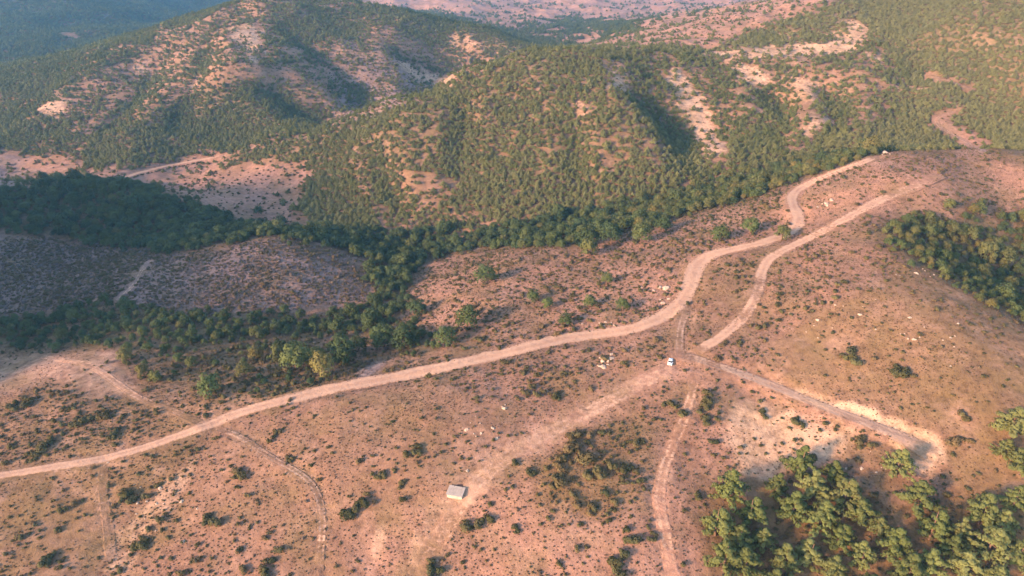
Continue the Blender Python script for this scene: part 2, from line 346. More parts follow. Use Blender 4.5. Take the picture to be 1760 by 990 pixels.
# ------------------------------------------------------------------ material helpers
class NT:
    def __init__(s, name):
        s.m = bpy.data.materials.new(name); s.m.use_nodes = True; s.t = s.m.node_tree; s.t.nodes.clear()
        s.out = s.t.nodes.new('ShaderNodeOutputMaterial')
    def n(s, typ, **kw):
        nd = s.t.nodes.new(typ)
        for k, v in kw.items():
            if k.startswith('i_'): nd.inputs[k[2:].replace('_', ' ')].default_value = v
            else: setattr(nd, k, v)
        return nd
    def l(s, a, b): s.t.links.new(a, b)
    def noise(s, scale, detail=4, rough=.55, vec=None, w=None):
        nd = s.n('ShaderNodeTexNoise'); nd.inputs['Scale'].default_value = scale; nd.inputs['Detail'].default_value = detail; nd.inputs['Roughness'].default_value = rough
        if vec is not None: s.l(vec, nd.inputs['Vector'])
        return nd.outputs['Fac']
    def ramp(s, fac, stops):
        nd = s.n('ShaderNodeValToRGB'); e = nd.color_ramp.elements
        while len(e) < len(stops): e.new(.5)
        for k, (p, c) in enumerate(stops): e[k].position = p; e[k].color = (c[0], c[1], c[2], 1) if not isinstance(c, (int, float)) else (c, c, c, 1)
        s.l(fac, nd.inputs[0]); return nd.outputs[0]
    def mix(s, fac, a, b, mode='MIX'):
        nd = s.n('ShaderNodeMix', data_type='RGBA', blend_type=mode)
        for sock, v in ((nd.inputs[0], fac), (nd.inputs[6], a), (nd.inputs[7], b)):
            if isinstance(v, (int, float)): sock.default_value = v
            elif isinstance(v, tuple): sock.default_value = (*v, 1)
            else: s.l(v, sock)
        return nd.outputs[2]
    def math(s, op, a, b=0.0, clamp=False):
        nd = s.n('ShaderNodeMath', operation=op, use_clamp=clamp)
        for k, v in ((0, a), (1, b)):
            if isinstance(v, (int, float)): nd.inputs[k].default_value = v
            else: s.l(v, nd.inputs[k])
        return nd.outputs[0]
    def done(s, color, rough=.9, bump=None, bstr=.5, bdist=.2, spec=.15, metallic=0):
        b = s.n('ShaderNodeBsdfPrincipled'); b.inputs['Roughness'].default_value = rough; b.inputs['Specular IOR Level'].default_value = spec; b.inputs['Metallic'].default_value = metallic
        if isinstance(color, tuple): b.inputs['Base Color'].default_value = (*color, 1)
        else: s.l(color, b.inputs['Base Color'])
        if bump is not None:
            bp = s.n('ShaderNodeBump'); bp.inputs['Strength'].default_value = bstr; bp.inputs['Distance'].default_value = bdist
            s.l(bump, bp.inputs['Height']); s.l(bp.outputs[0], b.inputs['Normal'])
        s.l(b.outputs[0], s.out.inputs[0]); return s.m

EARTH = (.158, .088, .055); PINKC = (.285, .155, .106); CHALK = (.41, .265, .17); OLIVE = (.15, .096, .042); PURP = (.20, .148, .142)
def earth_material():
    M = NT('dry_earth'); pos = M.n('ShaderNodeNewGeometry').outputs['Position']
    at = {c: M.n('ShaderNodeAttribute', attribute_name=c).outputs['Fac'] for c in ('chalk', 'pink', 'purple', 'olive', 'litter')}
    n1 = M.noise(.045, 5, .6, pos); n2 = M.noise(.35, 4, .6, pos); n3 = M.noise(2.2, 3, .6, pos); n4 = M.noise(.13, 4, .65, pos)
    c = M.mix(M.ramp(n1, [(.35, 0), (.65, 1)]), EARTH, (.185, .105, .068))
    c = M.mix(M.math('MULTIPLY', at['pink'], 1.0, True), c, PINKC)
    c = M.mix(M.math('MULTIPLY', at['olive'], M.ramp(n4, [(.30, .45), (.58, 1)]), True), c, OLIVE)
    c = M.mix(M.math('MULTIPLY', at['purple'], .85, True), c, PURP)
    c = M.mix(M.math('MULTIPLY', at['litter'], .75, True), c, (.082, .076, .038))
    ck = M.math('ADD', at['chalk'], M.math('MULTIPLY', M.math('SUBTRACT', n2, .5), .5))
    c = M.mix(M.math('MULTIPLY', M.ramp(ck, [(.22, 0), (.62, 1)]), at['chalk'] if False else 1.0, True), c, CHALK)
    n7 = M.noise(.028, 6, .68, pos); n8 = M.noise(.075, 5, .7, pos)
    c = M.mix(M.math('MULTIPLY', M.ramp(n7, [(.47, 0), (.60, 1)]), M.ramp(n8, [(.38, .1), (.60, .85)])), c, (.098, .064, .036))
    n9 = M.noise(.055, 6, .7, pos)
    c = M.mix(M.math('MULTIPLY', M.ramp(n9, [(.48, 0), (.62, 1)]), .5), c, (.165, .108, .05))
    c = M.mix(M.math('MULTIPLY', M.ramp(n8, [(.50, 0), (.68, 1)]), .45), c, (.33, .195, .138))
    v = M.ramp(n2, [(.3, .66), (.5, 1.0), (.72, 1.18)]); c = M.mix(1.0, c, v, 'MULTIPLY')
    v = M.ramp(n3, [(.3, .74), (.5, 1.0), (.7, 1.2)]); c = M.mix(.8, c, v, 'MULTIPLY')
    # dry grass stubble: darker specks
    vo = M.n('ShaderNodeTexVoronoi', feature='F1'); vo.inputs['Scale'].default_value = .9; M.l(pos, vo.inputs['Vector'])
    sp = M.ramp(vo.outputs['Distance'], [(.16, 1), (.34, 0)])
    c = M.mix(M.math('MULTIPLY', sp, M.math('MULTIPLY', M.ramp(n4, [(.42, 0), (.6, 1)]), .4)), c, (.12, .075, .042))
    road = M.n('ShaderNodeAttribute', attribute_name='road').outputs['Fac']; rut = M.n('ShaderNodeAttribute', attribute_name='rut').outputs['Fac']
    n5 = M.noise(.12, 4, .6, pos); n6 = M.noise(.8, 4, .65, pos)
    rc = M.mix(M.ramp(n5, [(.35, 0), (.65, 1)]), (.36, .225, .148), (.29, .175, .118))
    rc = M.mix(M.math('MULTIPLY', rut, .5, True), rc, (.42, .275, .19))
    rc = M.mix(.6, rc, M.ramp(n6, [(.3, .8), (.7, 1.15)]), 'MULTIPLY')
    rk = M.math('ADD', road, M.math('MULTIPLY', M.math('SUBTRACT', n6, .5), 1.7)); rk = M.math('MULTIPLY', M.ramp(rk, [(.25, 0), (.75, 1)]), M.ramp(road, [(0, 0), (.12, 1)]))
    c = M.mix(rk, c, rc)
    h = M.math('ADD', M.math('MULTIPLY', n3, .35), n2)
    return M.done(c, .95, h, .8, .5, .05)
def foliage_material(name, stops, hue=.15):
    M = NT(name); tint = M.n('ShaderNodeAttribute', attribute_type='INSTANCER', attribute_name='tint').outputs['Fac']
    rnd = M.n('ShaderNodeObjectInfo').outputs['Random']
    tc = M.n('ShaderNodeTexCoord').outputs['Object']; n1 = M.noise(.9, 2, .5, tc)
    c = M.ramp(tint, stops)
    c = M.mix(1.0, c, M.ramp(rnd, [(0, .82), (1, 1.2)]), 'MULTIPLY')
    c = M.mix(.8, c, M.ramp(n1, [(.3, .72), (.7, 1.3)]), 'MULTIPLY')
    m_ = M.done(c, .85, spec=.08); b = [q for q in M.t.nodes if q.type == 'BSDF_PRINCIPLED'][0]
    tr = M.n('ShaderNodeBsdfTranslucent'); M.l(c, tr.inputs[0]); mx = M.n('ShaderNodeMixShader'); mx.inputs[0].default_value = .3
    M.l(b.outputs[0], mx.inputs[1]); M.l(tr.outputs[0], mx.inputs[2]); M.l(mx.outputs[0], M.out.inputs[0]); return m_
def bark_material(name, a, b):
    M = NT(name); tc = M.n('ShaderNodeTexCoord').outputs['Object']; n1 = M.noise(6, 4, .6, tc)
    return M.done(M.mix(n1, a, b), .9, n1, .6, .04)
M_EARTH = earth_material(); M_ROAD = M_EARTH
M_PINE = foliage_material('pine_needles', [(0, (.050, .080, .032)), (.45, (.104, .124, .038)), (1, (.185, .185, .072))])
M_LEAF = foliage_material('broad_leaves', [(0, (.040, .066, .030)), (.45, (.080, .104, .037)), (.8, (.135, .122, .042)), (1, (.17, .135, .042))])
M_SHRUB = foliage_material('shrub_leaves', [(0, (.062, .068, .030)), (.4, (.105, .092, .040)), (.7, (.145, .102, .052)), (1, (.165, .135, .128))])
M_DRY = foliage_material('dry_brush', [(0, (.12, .085, .042)), (.5, (.16, .10, .06)), (1, (.15, .115, .105))])
M_BARK = bark_material('bark', (.09, .055, .035), (.16, .10, .07))
def rock_material():
    M = NT('pale_limestone'); tc = M.n('ShaderNodeTexCoord').outputs['Object']; n1 = M.noise(2.5, 5, .6, tc); n2 = M.noise(9, 3, .6, tc)
    c = M.mix(n1, (.25, .18, .13), (.44, .345, .26)); return M.done(c, .9, M.math('ADD', n1, n2), .7, .1, .1)
M_ROCK = rock_material()
def plain(name, c, rough=.6, wear=.25, sc=4, metallic=0, spec=.4):
    M = NT(name); tc = M.n('ShaderNodeTexCoord').outputs['Object']; n1 = M.noise(sc, 5, .6, tc)
    return M.done(M.mix(1.0, c, M.ramp(n1, [(.3, 1 - wear), (.65, 1.0)]), 'MULTIPLY'), rough, spec=spec, metallic=metallic)

# ------------------------------------------------------------------ object helpers
def add(name, me, parent=None, mat=None):
    o = bpy.data.objects.new(name, me); col.objects.link(o)
    if parent is not None: o.parent = parent
    if mat is not None and not me.materials: me.materials.append(mat)
    return o
def tag(o, label=None, cat=None, group=None, kind=None):
    if label: o['label'] = label
    if cat: o['category'] = cat
    if group: o['group'] = group
    if kind: o['kind'] = kind
    return o
def mesh(name, V, F, mat=None, smooth_=False):
    me = bpy.data.meshes.new(name); me.from_pydata([tuple(v) for v in V], [], [tuple(f) for f in F])
    if mat: me.materials.append(mat)
    if smooth_: me.polygons.foreach_set('use_smooth', [True] * len(me.polygons))
    me.update(); return me
def grid_mesh(name, X, Y, ZZ, mat):
    r, c = X.shape; me = bpy.data.meshes.new(name)
    co = np.stack([X, Y, ZZ], -1).reshape(-1, 3).astype(np.float32)
    idx = np.arange(r * c).reshape(r, c)
    q = np.stack([idx[:-1, :-1], idx[:-1, 1:], idx[1:, 1:], idx[1:, :-1]], -1).reshape(-1)
    nf = (r - 1) * (c - 1)
    me.vertices.add(r * c); me.vertices.foreach_set('co', co.ravel())
    me.loops.add(nf * 4); me.loops.foreach_set('vertex_index', q.astype(np.int32))
    me.polygons.add(nf); me.polygons.foreach_set('loop_start', np.arange(0, nf * 4, 4, dtype=np.int32))
    me.polygons.foreach_set('use_smooth', np.ones(nf, bool))
    me.materials.append(mat); me.update(calc_edges=True); me.validate(); return me
def set_attr(me, name, val):
    a = me.attributes.new(name, 'FLOAT', 'POINT'); a.data.foreach_set('value', np.asarray(val, np.float32).ravel())

# ------------------------------------------------------------------ the ground
LV = {c: land(c, MX, MY) for c in CH}
tm = grid_mesh('terrain', MX, MY, Z, M_EARTH)
for c in ('chalk', 'pink', 'purple', 'olive'): set_attr(tm, c, LV[c])
set_attr(tm, 'road', np.clip(1 - road_dist / 3.0, 0, 1) * np.clip(fbm(MX, MY, 12, 3, 55) * 2 - .5, 0, 1) * .5)
set_attr(tm, 'litter', np.clip(LV['leaf'] * .9 + LV['pine'] ** 3 * np.clip((MY - 380) / 420, .15, 1), 0, 1) * np.clip(road_dist / 3, 0, 1))
tag(add('terrain', tm), kind='structure')
del LV
print('terrain verts', Z.size, 'z', Z.min(), Z.max())

# ------------------------------------------------------------------ the roads
def build_road(nm, key, w, P):
    T = np.gradient(P[:, :2], axis=0); T /= np.linalg.norm(T, axis=1)[:, None]; Nn = np.stack([-T[:, 1], T[:, 0]], 1)
    s = np.arange(len(P)) * 1.5
    K = 13; us = np.linspace(-1, 1, K)
    el = 1.15 + .4 * (fbm(s, s * 0 + 3, 14, 3, 90) - .5) * 2; er = 1.15 + .4 * (fbm(s, s * 0 + 40, 14, 3, 91) - .5) * 2
    el = el + .35 * (fbm(s, s * 0 + 9, 5, 2, 97) - .5); er = er + .35 * (fbm(s, s * 0 + 70, 5, 2, 98) - .5)
    if key == 'cut':
        g = np.clip((s - s[-1] * .72) / (s[-1] * .28), 0, 1); el = el + 0 * g; er = er + 1.1 * g
    if key == 'ridge':
        g = np.clip((s - s[-1] * .6) / (s[-1] * .4), 0, 1); el = el + 1.0 * g; er = er + 1.0 * g
    if key == 'main':
        q = np.clip(s / s[-1], 0, 1); b = .62 + .55 * np.clip((q - .12) / .2, 0, 1) * np.clip((1 - q) / .35, .35, 1); el *= b; er *= b
    X = np.zeros((len(P), K)); Y = X.copy(); Q = X.copy(); rut = X.copy()
    for k, u in enumerate(us):
        off = u * w / 2 * (el if u > 0 else er)
        X[:, k] = P[:, 0] + Nn[:, 0] * off; Y[:, k] = P[:, 1] + Nn[:, 1] * off
        edge = abs(u) > .99
        Q[:, k] = np.maximum(H(X[:, k], Y[:, k]), P[:, 2] - .3) + (.07 if not edge else -.10) + .03 * (1 - u * u)
        rut[:, k] = np.exp(-((abs(u) - .45) / .2) ** 2)
    Q -= .03 * rut
    Q[0] -= .3; Q[-1] -= .3
    me = grid_mesh(nm, X, Y, Q, M_ROAD); set_attr(me, 'rut', rut)
    for c in ('chalk', 'pink', 'purple', 'olive'): set_attr(me, c, land(c, X, Y))
    A_ = np.tile(np.clip((1 - np.abs(us)) * 3.2, 0, 1), (len(P), 1)); A_ = A_ * (.95 if key in ('main', 'cut', 'ridge', 'valley') else .66)
    if key not in ('main', 'cut', 'valley', 'eroded', 'ridge'): A_ = A_ * (.45 + .55 * rut)
    if key == 'eroded': A_ = A_ * .85; rut *= .3
    if key == 'wheel': A_ = A_ * .4
    A_ *= np.clip(np.minimum(s / 8, (s[-1] - s) / (35 if key == 'ridge' else 25 if key in ('wheel', 'eroded', 'side') else 8)), 0, 1)[:, None]
    if key not in ('main', 'valley'): A_ = A_ * np.clip(.55 + 1.6 * (fbm(X, Y, 9, 3, 95) - .35), .25, 1.1)
    set_attr(me, 'road', A_)
    return tag(add(nm, me), kind='structure')
for rd in road_lines: build_road(*rd)

# ------------------------------------------------------------------ plants: leaf-faced crowns
def leaf_cloud(centres, radii, count, size, rs, squash=.8, up=.3):
    V = []; F = []; N = []
    wts = np.array([r ** 2 for r in radii]); wts = wts / wts.sum()
    allc = np.average(np.array(centres), axis=0, weights=wts)
    for c, r, w in zip(centres, radii, wts):
        m = max(int(count * w), 6)
        for _ in range(m):
            d = rs.normal(size=3); d /= np.linalg.norm(d)
            if d[2] < -.55: d[2] *= -.6
            rr = r * (1 - .32 * rs.random() ** 2)
            p = np.array(c) + d * rr * np.array([1, 1, squash])
            nrm = d * .8 + (p - allc) / (np.linalg.norm(p - allc) + .1) * .55 + np.array([0, 0, up]); nrm /= np.linalg.norm(nrm)
            a = rs.normal(size=3); a -= a.dot(nrm) * nrm * .75; a /= np.linalg.norm(a) + 1e-6
            b = np.cross(nrm, a); b /= np.linalg.norm(b) + 1e-6
            s = size * (.6 + .8 * rs.random()); k = len(V)
            V += [p - a * s, p + b * s * .55 + nrm * s * .12, p + a * s, p - b * s * .55 + nrm * s * .12]
            N += [nrm] * 4; F.append((k + 3, k + 2, k + 1, k))
    return V, F, N
def crown_mesh(name, V, F, N, mat):
    me = mesh(name, V, F, mat, True); me.normals_split_custom_set_from_vertices([tuple(x) for x in N]); return me
def limb_tube(V, F, p0, p1, r0, r1, sides=6, bend=None):
    p0 = Vector(p0); p1 = Vector(p1); ax = (p1 - p0).normalized(); u = ax.orthogonal().normalized(); v = ax.cross(u); prev = None; segs = 3
    for s in range(segs + 1):
        f = s / segs; c = p0.lerp(p1, f) + (Vector(bend) * math.sin(f * math.pi) if bend else Vector()); r = r0 + (r1 - r0) * f; k = len(V)
        for a in range(sides):
            an = a / sides * 2 * math.pi; V.append(c + u * math.cos(an) * r + v * math.sin(an) * r)
        if prev is not None:
            for a in range(sides): F.append((prev + a, prev + (a + 1) % sides, k + (a + 1) % sides, k + a))
        prev = k
def make_pine(i):                                # unit tree: height 1
    rs = np.random.default_rng(100 + i); cs = []; rd = []; V = []; F = []
    limb_tube(V, F, (0, 0, -.06), (rs.normal() * .02, rs.normal() * .02, .86), .032, .008)
    lev = 6 + i % 2; rot = rs.random() * 6; lean = rs.normal(size=2) * .05
    for L in range(lev):
        f = L / (lev - 1); z = .2 + .66 * f; env = .37 * (1 - f ** 1.5) * (.8 + .3 * rs.random()) + .04; nb = max(int(round(6 - 2.6 * f)), 3)
        for k in range(nb):
            if rs.random() < .1: continue
            an = rot + k / nb * 6.283 + L * 1.1 + rs.normal() * .3; q = env * (.7 + .5 * rs.random())
            for g, rr in ((.42, .074), (.74, .078), (1.0, .06)):
                p = (math.cos(an) * q * g + lean[0] * f, math.sin(an) * q * g + lean[1] * f, z + .05 * g + rs.normal() * .012)
                cs.append(p); rd.append(rr * (.8 + .5 * rs.random()) * (1.1 - .35 * f))
            limb_tube(V, F, (lean[0] * f, lean[1] * f, z - .03), p, .011, .003, 4)
    cs.append((lean[0], lean[1], .93)); rd.append(.05); cs.append((lean[0], lean[1], .85)); rd.append(.07)
    v, f, nn = leaf_cloud(cs, rd, 2000, .034, rs, .75, .3)
    return mesh('pine_trunk', V, F, M_BARK, True), crown_mesh('pine_crown', v, f, nn, M_PINE)
def make_leaf_tree(i):
    rs = np.random.default_rng(200 + i); cs = []; rd = []; V = []; F = []
    limb_tube(V, F, (0, 0, -.06), (0, 0, .42), .04, .024)
    nC = 15 + i * 2
    for k in range(nC):
        an = k * 2.399 + rs.normal() * .3; f = (k + .5) / nC; z = .25 + .6 * f; q = .40 * math.sqrt(max(1 - (2 * f - .75) ** 2 / 1.6, .05)) * (.7 + .4 * rs.random())
        p = (math.cos(an) * q, math.sin(an) * q, z + rs.normal() * .04); cs.append(p); rd.append(.15 + .085 * rs.random())
        if k % 2 == 0: limb_tube(V, F, (0, 0, .2 + .2 * f), p, .016, .004, 4)
    cs.append((0, 0, .55)); rd.append(.3)
    v, f, nn = leaf_cloud(cs, rd, 1150, .048, rs, .85, .25)
    return mesh('tree_trunk', V, F, M_BARK, True), crown_mesh('tree_crown', v, f, nn, M_LEAF)
def make_shrub(i, mat, nm, cnt=260):             # unit width 1
    rs = np.random.default_rng(300 + i); cs = []; rd = []
    for k in range(4 + i % 3):
        an = rs.random() * 6.283; q = .30 * math.sqrt(rs.random()); cs.append((math.cos(an) * q, math.sin(an) * q, .12 + .18 * rs.random())); rd.append(.16 + .12 * rs.random())
    v, f, nn = leaf_cloud(cs, rd, cnt, .075, rs, .9, .3)
    V = []; F = []
    for k in range(4): limb_tube(V, F, (rs.normal() * .03, rs.normal() * .03, -.12), cs[k % len(cs)], .016, .006, 4)
    b = len(v); v = v + [np.array(q) for q in V]; f = f + [tuple(b + a for a in q) for q in F]; nn = nn + [np.array((0, 0, 1.0))] * len(V)
    return crown_mesh(nm, v, f, nn, mat)
def make_tuft(i):
    rs = np.random.default_rng(400 + i); v, f, nn = leaf_cloud([(0, 0, .1), (.18, .1, .08), (-.15, .12, .08)], [.2, .17, .17], 34, .15, rs, .8, .4)
    return crown_mesh('brush', v, f, nn, M_DRY)
PINES = [make_pine(i) for i in range(5)]; LEAVES = [make_leaf_tree(i) for i in range(5)]
SHRUBS = [make_shrub(i, M_SHRUB, 'shrub') for i in range(5)]; TUFTS = [make_tuft(i) for i in range(4)]

# ------------------------------------------------------------------ where plants stand
def road_clear(x, y, extra):
    i = np.clip(np.searchsorted(GX, x), 0, len(GX) - 1); j = np.clip(np.searchsorted(GY, y), 0, len(GY) - 1)
    return road_dist[j, i] > extra
def scatter(chan, spacing, lo, hi, y0, y1, power=1.0, mn=.0, seed=0, clump=0.0, clear=1.0, cw=13, gully=0.0):
    """jittered grid in world space, thinned by the land cover"""
    r = np.random.default_rng(seed)
    xs = np.arange(lo, hi, spacing); ys = np.arange(y0, y1, spacing); a, b = np.meshgrid(xs, ys)
    a = (a + (r.random(a.shape) - .5) * spacing * 1.1).ravel(); b = (b + (r.random(b.shape) - .5) * spacing * 1.1).ravel()
    px, py, t = project(a, b, H(a, b)); m = (px > -260) & (px < 2020) & (py > -60) & (py < 1130); a = a[m]; b = b[m]
    d = np.clip(land(chan, a, b), 0, 1) ** power
    if clump: d = d * np.clip(1 + clump * (1 - .8 * d) * 3.2 * (fbm(a, b, cw, 3, seed + 5) - .5) * 2, 0, 2.2)
    if gully: d = d * np.clip(1 + gully * (.25 * (H(a + 24, b) + H(a - 24, b) + H(a, b + 24) + H(a, b - 24)) - H(a, b)), .62, 2)
    m = (r.random(len(a)) < d) & (d > mn) & road_clear(a, b, clear)
    return a[m], b[m]
kinds = {'pine': [], 'leaf': [], 'shrub': []}        # rows: x, y, size, tint
def put(kind, x, y, size, tint): kinds[kind].append((float(x), float(y), float(size), float(min(max(tint, 0), 1))))
# -- plants that the photograph shows one by one: pixel of the crown's middle, crown width in pixels, tint
NEAR_PINES = [(1255,845,58),(1292,885,50),(1232,905,56),(1270,930,52),(1335,838,44),(1375,805,56),(1398,840,56),(1432,812,50),(1452,858,54),(1482,884,48),(1362,880,46),(1412,893,52),
 (1445,925,48),(1392,952,50),(1545,802,50),(1582,862,56),(1603,912,58),(1640,945,54),(1688,884,54),(1722,903,50),(1745,862,46),(1700,945,56),(1752,953,54),(1662,978,54),(1600,972,50),(1540,942,52),
 (1512,905,40),(1484,955,50),(1432,980,52),(1350,962,50),(1284,975,54),(1312,925,40),(1245,965,50),(1742,735,54),(1757,800,52),(1728,770,36),(1655,915,40),(1560,990,52),(1715,1000,54),(1330,1005,50),(1500,1010,52)]
for px, py, w in NEAR_PINES:
    x, y, t = raycast(px, py, 3.6); wm = w / FPX * t; put('pine', x, y, wm * random.uniform(1.1, 1.4), .4 + .35 * random.random())
NEAR_TREES = [(555,638,42,.8),(508,628,54,.5),(590,612,44,.2),(360,670,40,.45),(216,614,26,.75),(246,640,24,.8),(268,648,20,.6),(420,640,26,.7),(440,610,26,.85),(836,481,34,.35),(803,557,42,.4),(767,585,36,.3),
 (717,536,32,.1),(1099,378,26,.25),(1140,392,26,.15),(1102,411,34,.5),(1013,435,32,.6),(1010,416,34,.15),(1051,414,36,.15),(1345,406,26,.6),(1235,409,28,.4),(1290,394,30,.45),(1013,521,22,.5),(941,523,20,.45),
 (917,512,22,.35),(973,552,22,.3),(1071,526,22,.4),(1044,481,20,.5),(660,590,44,.2),(695,592,38,.15),(640,560,40,.2),(445,365,14,.1),(545,610,26,.55),(615,596,28,.25),(480,610,30,.6),(330,625,22,.6)]
for px, py, w, ti in NEAR_TREES:
    x, y, t = raycast(px, py, 2.0); put('leaf', x, y, w / FPX * t * 1.05, ti)
NEAR_SHRUBS = [(1552,645,34,.1),(1466,615,34,.15),(220,850,30,.2),(72,970,40,.1),(58,782,30,.25),(250,935,30,.2),(412,812,26,.4),(354,890,34,.35),(614,873,38,.1),(824,897,34,.3),(1081,925,34,.15),(1057,980,44,.2),
 (741,980,36,.2),(717,770,30,.25),(464,966,34,.2),(1005,790,44,.45),(960,800,38,.5),(1030,810,36,.35),(985,760,30,.5),(1075,810,24,.2),(912,815,22,.1),(885,795,18,.2),(1370,725,26,.15),(1310,708,20,.2),(1475,760,30,.35),
 (1200,855,24,.2),(1125,925,22,.3),(1165,700,26,.3),(1215,690,32,.3),(1210,720,28,.25),(960,683,20,.2),(470,750,22,.3),(500,790,20,.3),(1650,760,30,.6),(1660,720,24,.4),(20,700,30,.2),(50,690,26,.25),(130,730,30,.3),
 (175,715,34,.35),(85,755,24,.2),(190,752,24,.2),(650,820,24,.3),(690,830,20,.3),(690,860,18,.2),(885,905,22,.2),(955,820,18,.1),(842,866,12,.1),(1176,637,11,.3),(498,686,13,.6),(745,615,14,.5),(860,597,13,.3),(870,625,18,.6)]
for px, py, w, ti in NEAR_SHRUBS:
    x, y, t = raycast(px, py, .5)
    for k in range(1 if w < 20 else 4):
        put('shrub', x + (random.gauss(0, .25) * w / FPX * t if k else 0), y + (random.gauss(0, .35) * w / FPX * t if k else 0), w / FPX * t * (1.0 if w < 20 else random.uniform(.55, .85)), ti + random.gauss(0, .08))
for k in range(34):                                  # hedge under the valley road
    f = (k + random.random() * .6) / 34; x, y, t = raycast(*[np.interp(f, [0, .2, .5, .8], q) for q in ([212, 240, 290, 345], [312, 302, 290, 280])]); put('shrub', x, y, random.uniform(2.4, 3.6), random.uniform(0, .2))
# -- plants read from the land cover
a, b = scatter('pine', 3.1, -1000, 700, 430, 1150, 1.0, .03, 1, .32, 3.5, 18, .22); s = rng.uniform(2.3, 4.0, len(a)) + rng.exponential(.5, len(a)); tn = .3 + .5 * (fbm(a, b, 60, 3, 61) - .1) + rng.normal(0, .1, len(a)); ol = land('olive', a, b)
for q in zip(a, b, s, tn * .8 + ol * .55 + .17 + rng.normal(0, .12, len(a))): put('pine', *q)
a, b = scatter('pine', 6.6, -1750, 1300, 1150, 3300, 1.0, .02, 2, .9, 1.0, 55, .08); s = rng.uniform(5.0, 8.5, len(a)); tn = rng.normal(.3, .12, len(a))
for q in zip(a, b, s, tn): put('pine', *q)
a, b = scatter('leaf', 4.2, -420, 420, 200, 640, 1.2, .05, 3, .45, 2.5); s = (rng.uniform(2.8, 5.0, len(a)) + rng.exponential(1.1, len(a))) * np.clip(.55 + (b - 260) / 200, .55, 1.0); tn = rng.normal(.26, .17, len(a)) + np.clip(land('olive', a, b) - .45, 0, 1) * .5 * (rng.random(len(a)) < .5) + np.clip((a - 20) / 250, 0, .28)
for q in zip(a, b, s, tn): put('leaf', *q)
a, b = scatter('shrub', 2.4, -330, 330, 120, 480, 1.3, .03, 4, .85, .6); s = rng.uniform(.7, 1.0, len(a)) + rng.exponential(.6, len(a)) * (.5 + land('shrub', a, b)); s = np.clip(s, .6, 3.8)
tn = .1 + .55 * fbm(a, b, 30, 3, 62) + rng.normal(0, .14, len(a)) + land('purple', a, b) * .35
for q in zip(a, b, s, tn): put('shrub', *q)
a, b = scatter('purple', 1.9, -330, 60, 270, 480, 1.0, .2, 14, .5, .6); s = rng.uniform(1.0, 2.4, len(a)); tn = rng.normal(.7, .35, len(a))
for q in zip(a, b, s, tn): put('shrub', *q)
a, b = scatter('shrub', 5.0, -700, 700, 480, 1200, 1.4, .03, 5, .6, 1.0); s = rng.uniform(1.4, 3.4, len(a)); tn = .35 + rng.normal(0, .18, len(a)) + land('purple', a, b) * .3
for q in zip(a, b, s, tn): put('shrub', *q)

# ------------------------------------------------------------------ landmarks used in the labels
LM = [('beside the white shed', 782, 848, 26), ('near the parked white car', 1152, 622, 26), ('on the chalky slope below the cut track', 1340, 760, 46), ('on the dry hillside above the cut bank', 1560, 620, 70),
 ('in the middle of the pine grove under the turning pad', 1480, 900, 22), ('at the grove edge touching the chalky slope', 1390, 820, 22), ('at the grove edge facing the slope track', 1250, 880, 22), ('at the low end of the grove by the slope track', 1290, 965, 20), ('deep in the grove downhill of the chalky slope', 1400, 950, 22), ('just downhill of the turning pad', 1580, 880, 16), ('in the grove corner under the dry hillside', 1710, 910, 26), ('at the low end of the grove under the turning pad', 1600, 985, 22), ('high on the dry hillside past the turning pad', 1745, 765, 22), ('beside the turning pad', 1560, 790, 22), ('on the open ground beside the thin curving track', 480, 840, 40), ('on the bare plot above the white shed', 700, 730, 40),
 ('on the stony slope below the main dirt road', 180, 880, 60), ('on the strip between the main dirt road and the wooded ravine', 380, 640, 50), ('on the bushy bank where the side track joins the road', 120, 720, 40),
 ('on the purple scrub knoll across the ravine', 400, 480, 60), ('on the wooded hill behind the scrub knoll', 180, 360, 70), ('along the wooded ravine below the scrub knoll', 250, 570, 60), ('in the creek bottom below the main dirt road', 680, 560, 40),
 ('in the creek bottom under the forested hill', 800, 420, 60), ('up the creek behind the bare spur', 1200, 340, 70), ('on the reddish spur side above the creek', 950, 490, 60), ('on the reddish spur near the hairpin of the main road', 1270, 390, 50),
 ('between the main road and the ridge track', 1250, 500, 30), ('on the bushy hillside beside the ridge track', 1400, 480, 50), ('on the bald knoll at the end of the road', 1600, 310, 60), ('in the green hollow behind the dry hillside', 1660, 450, 60),
 ('in the bushy patch between shed and slope track', 1000, 800, 40), ('beside the slope track', 1150, 880, 40), ('on the slope between main road and white shed', 950, 660, 40), ('on the bare slope beneath the white shed', 800, 950, 50),
 ('on the forested hill across the creek', 850, 270, 90), ('on the dense pine slope above the hairpin track', 1650, 120, 110), ('on the chalky ridge side beyond the creek', 1330, 170, 70), ('at the foot of the forested hill', 650, 350, 60), ('around the hairpin track', 1660, 230, 40)]
LMP = [(t, *raycast(px, py)[:2], r) for t, px, py, r in LM]
def place(x, y):
    return min(LMP, key=lambda q: math.hypot(x - q[1], y - q[2]) / q[3])[0]
WORDS = {'pine': ('pine_tree', 'pine tree', ('dark green', 'mid green', 'yellow green'), ('small', 'tall', 'broad')),
         'leaf': ('broadleaf_tree', 'tree', ('dark green', 'mid green', 'olive', 'golden'), ('small', 'rounded', 'big')),
         'shrub': ('shrub', 'shrub', ('dark green', 'olive', 'brownish'), ('low', 'bushy', 'spreading'))}
def tone(kind, t):
    w = WORDS[kind][2]; cut = {'pine': (.42, .62), 'leaf': (.3, .55, .85), 'shrub': (.3, .58)}[kind]
    return w[sum(t > c for c in cut)]

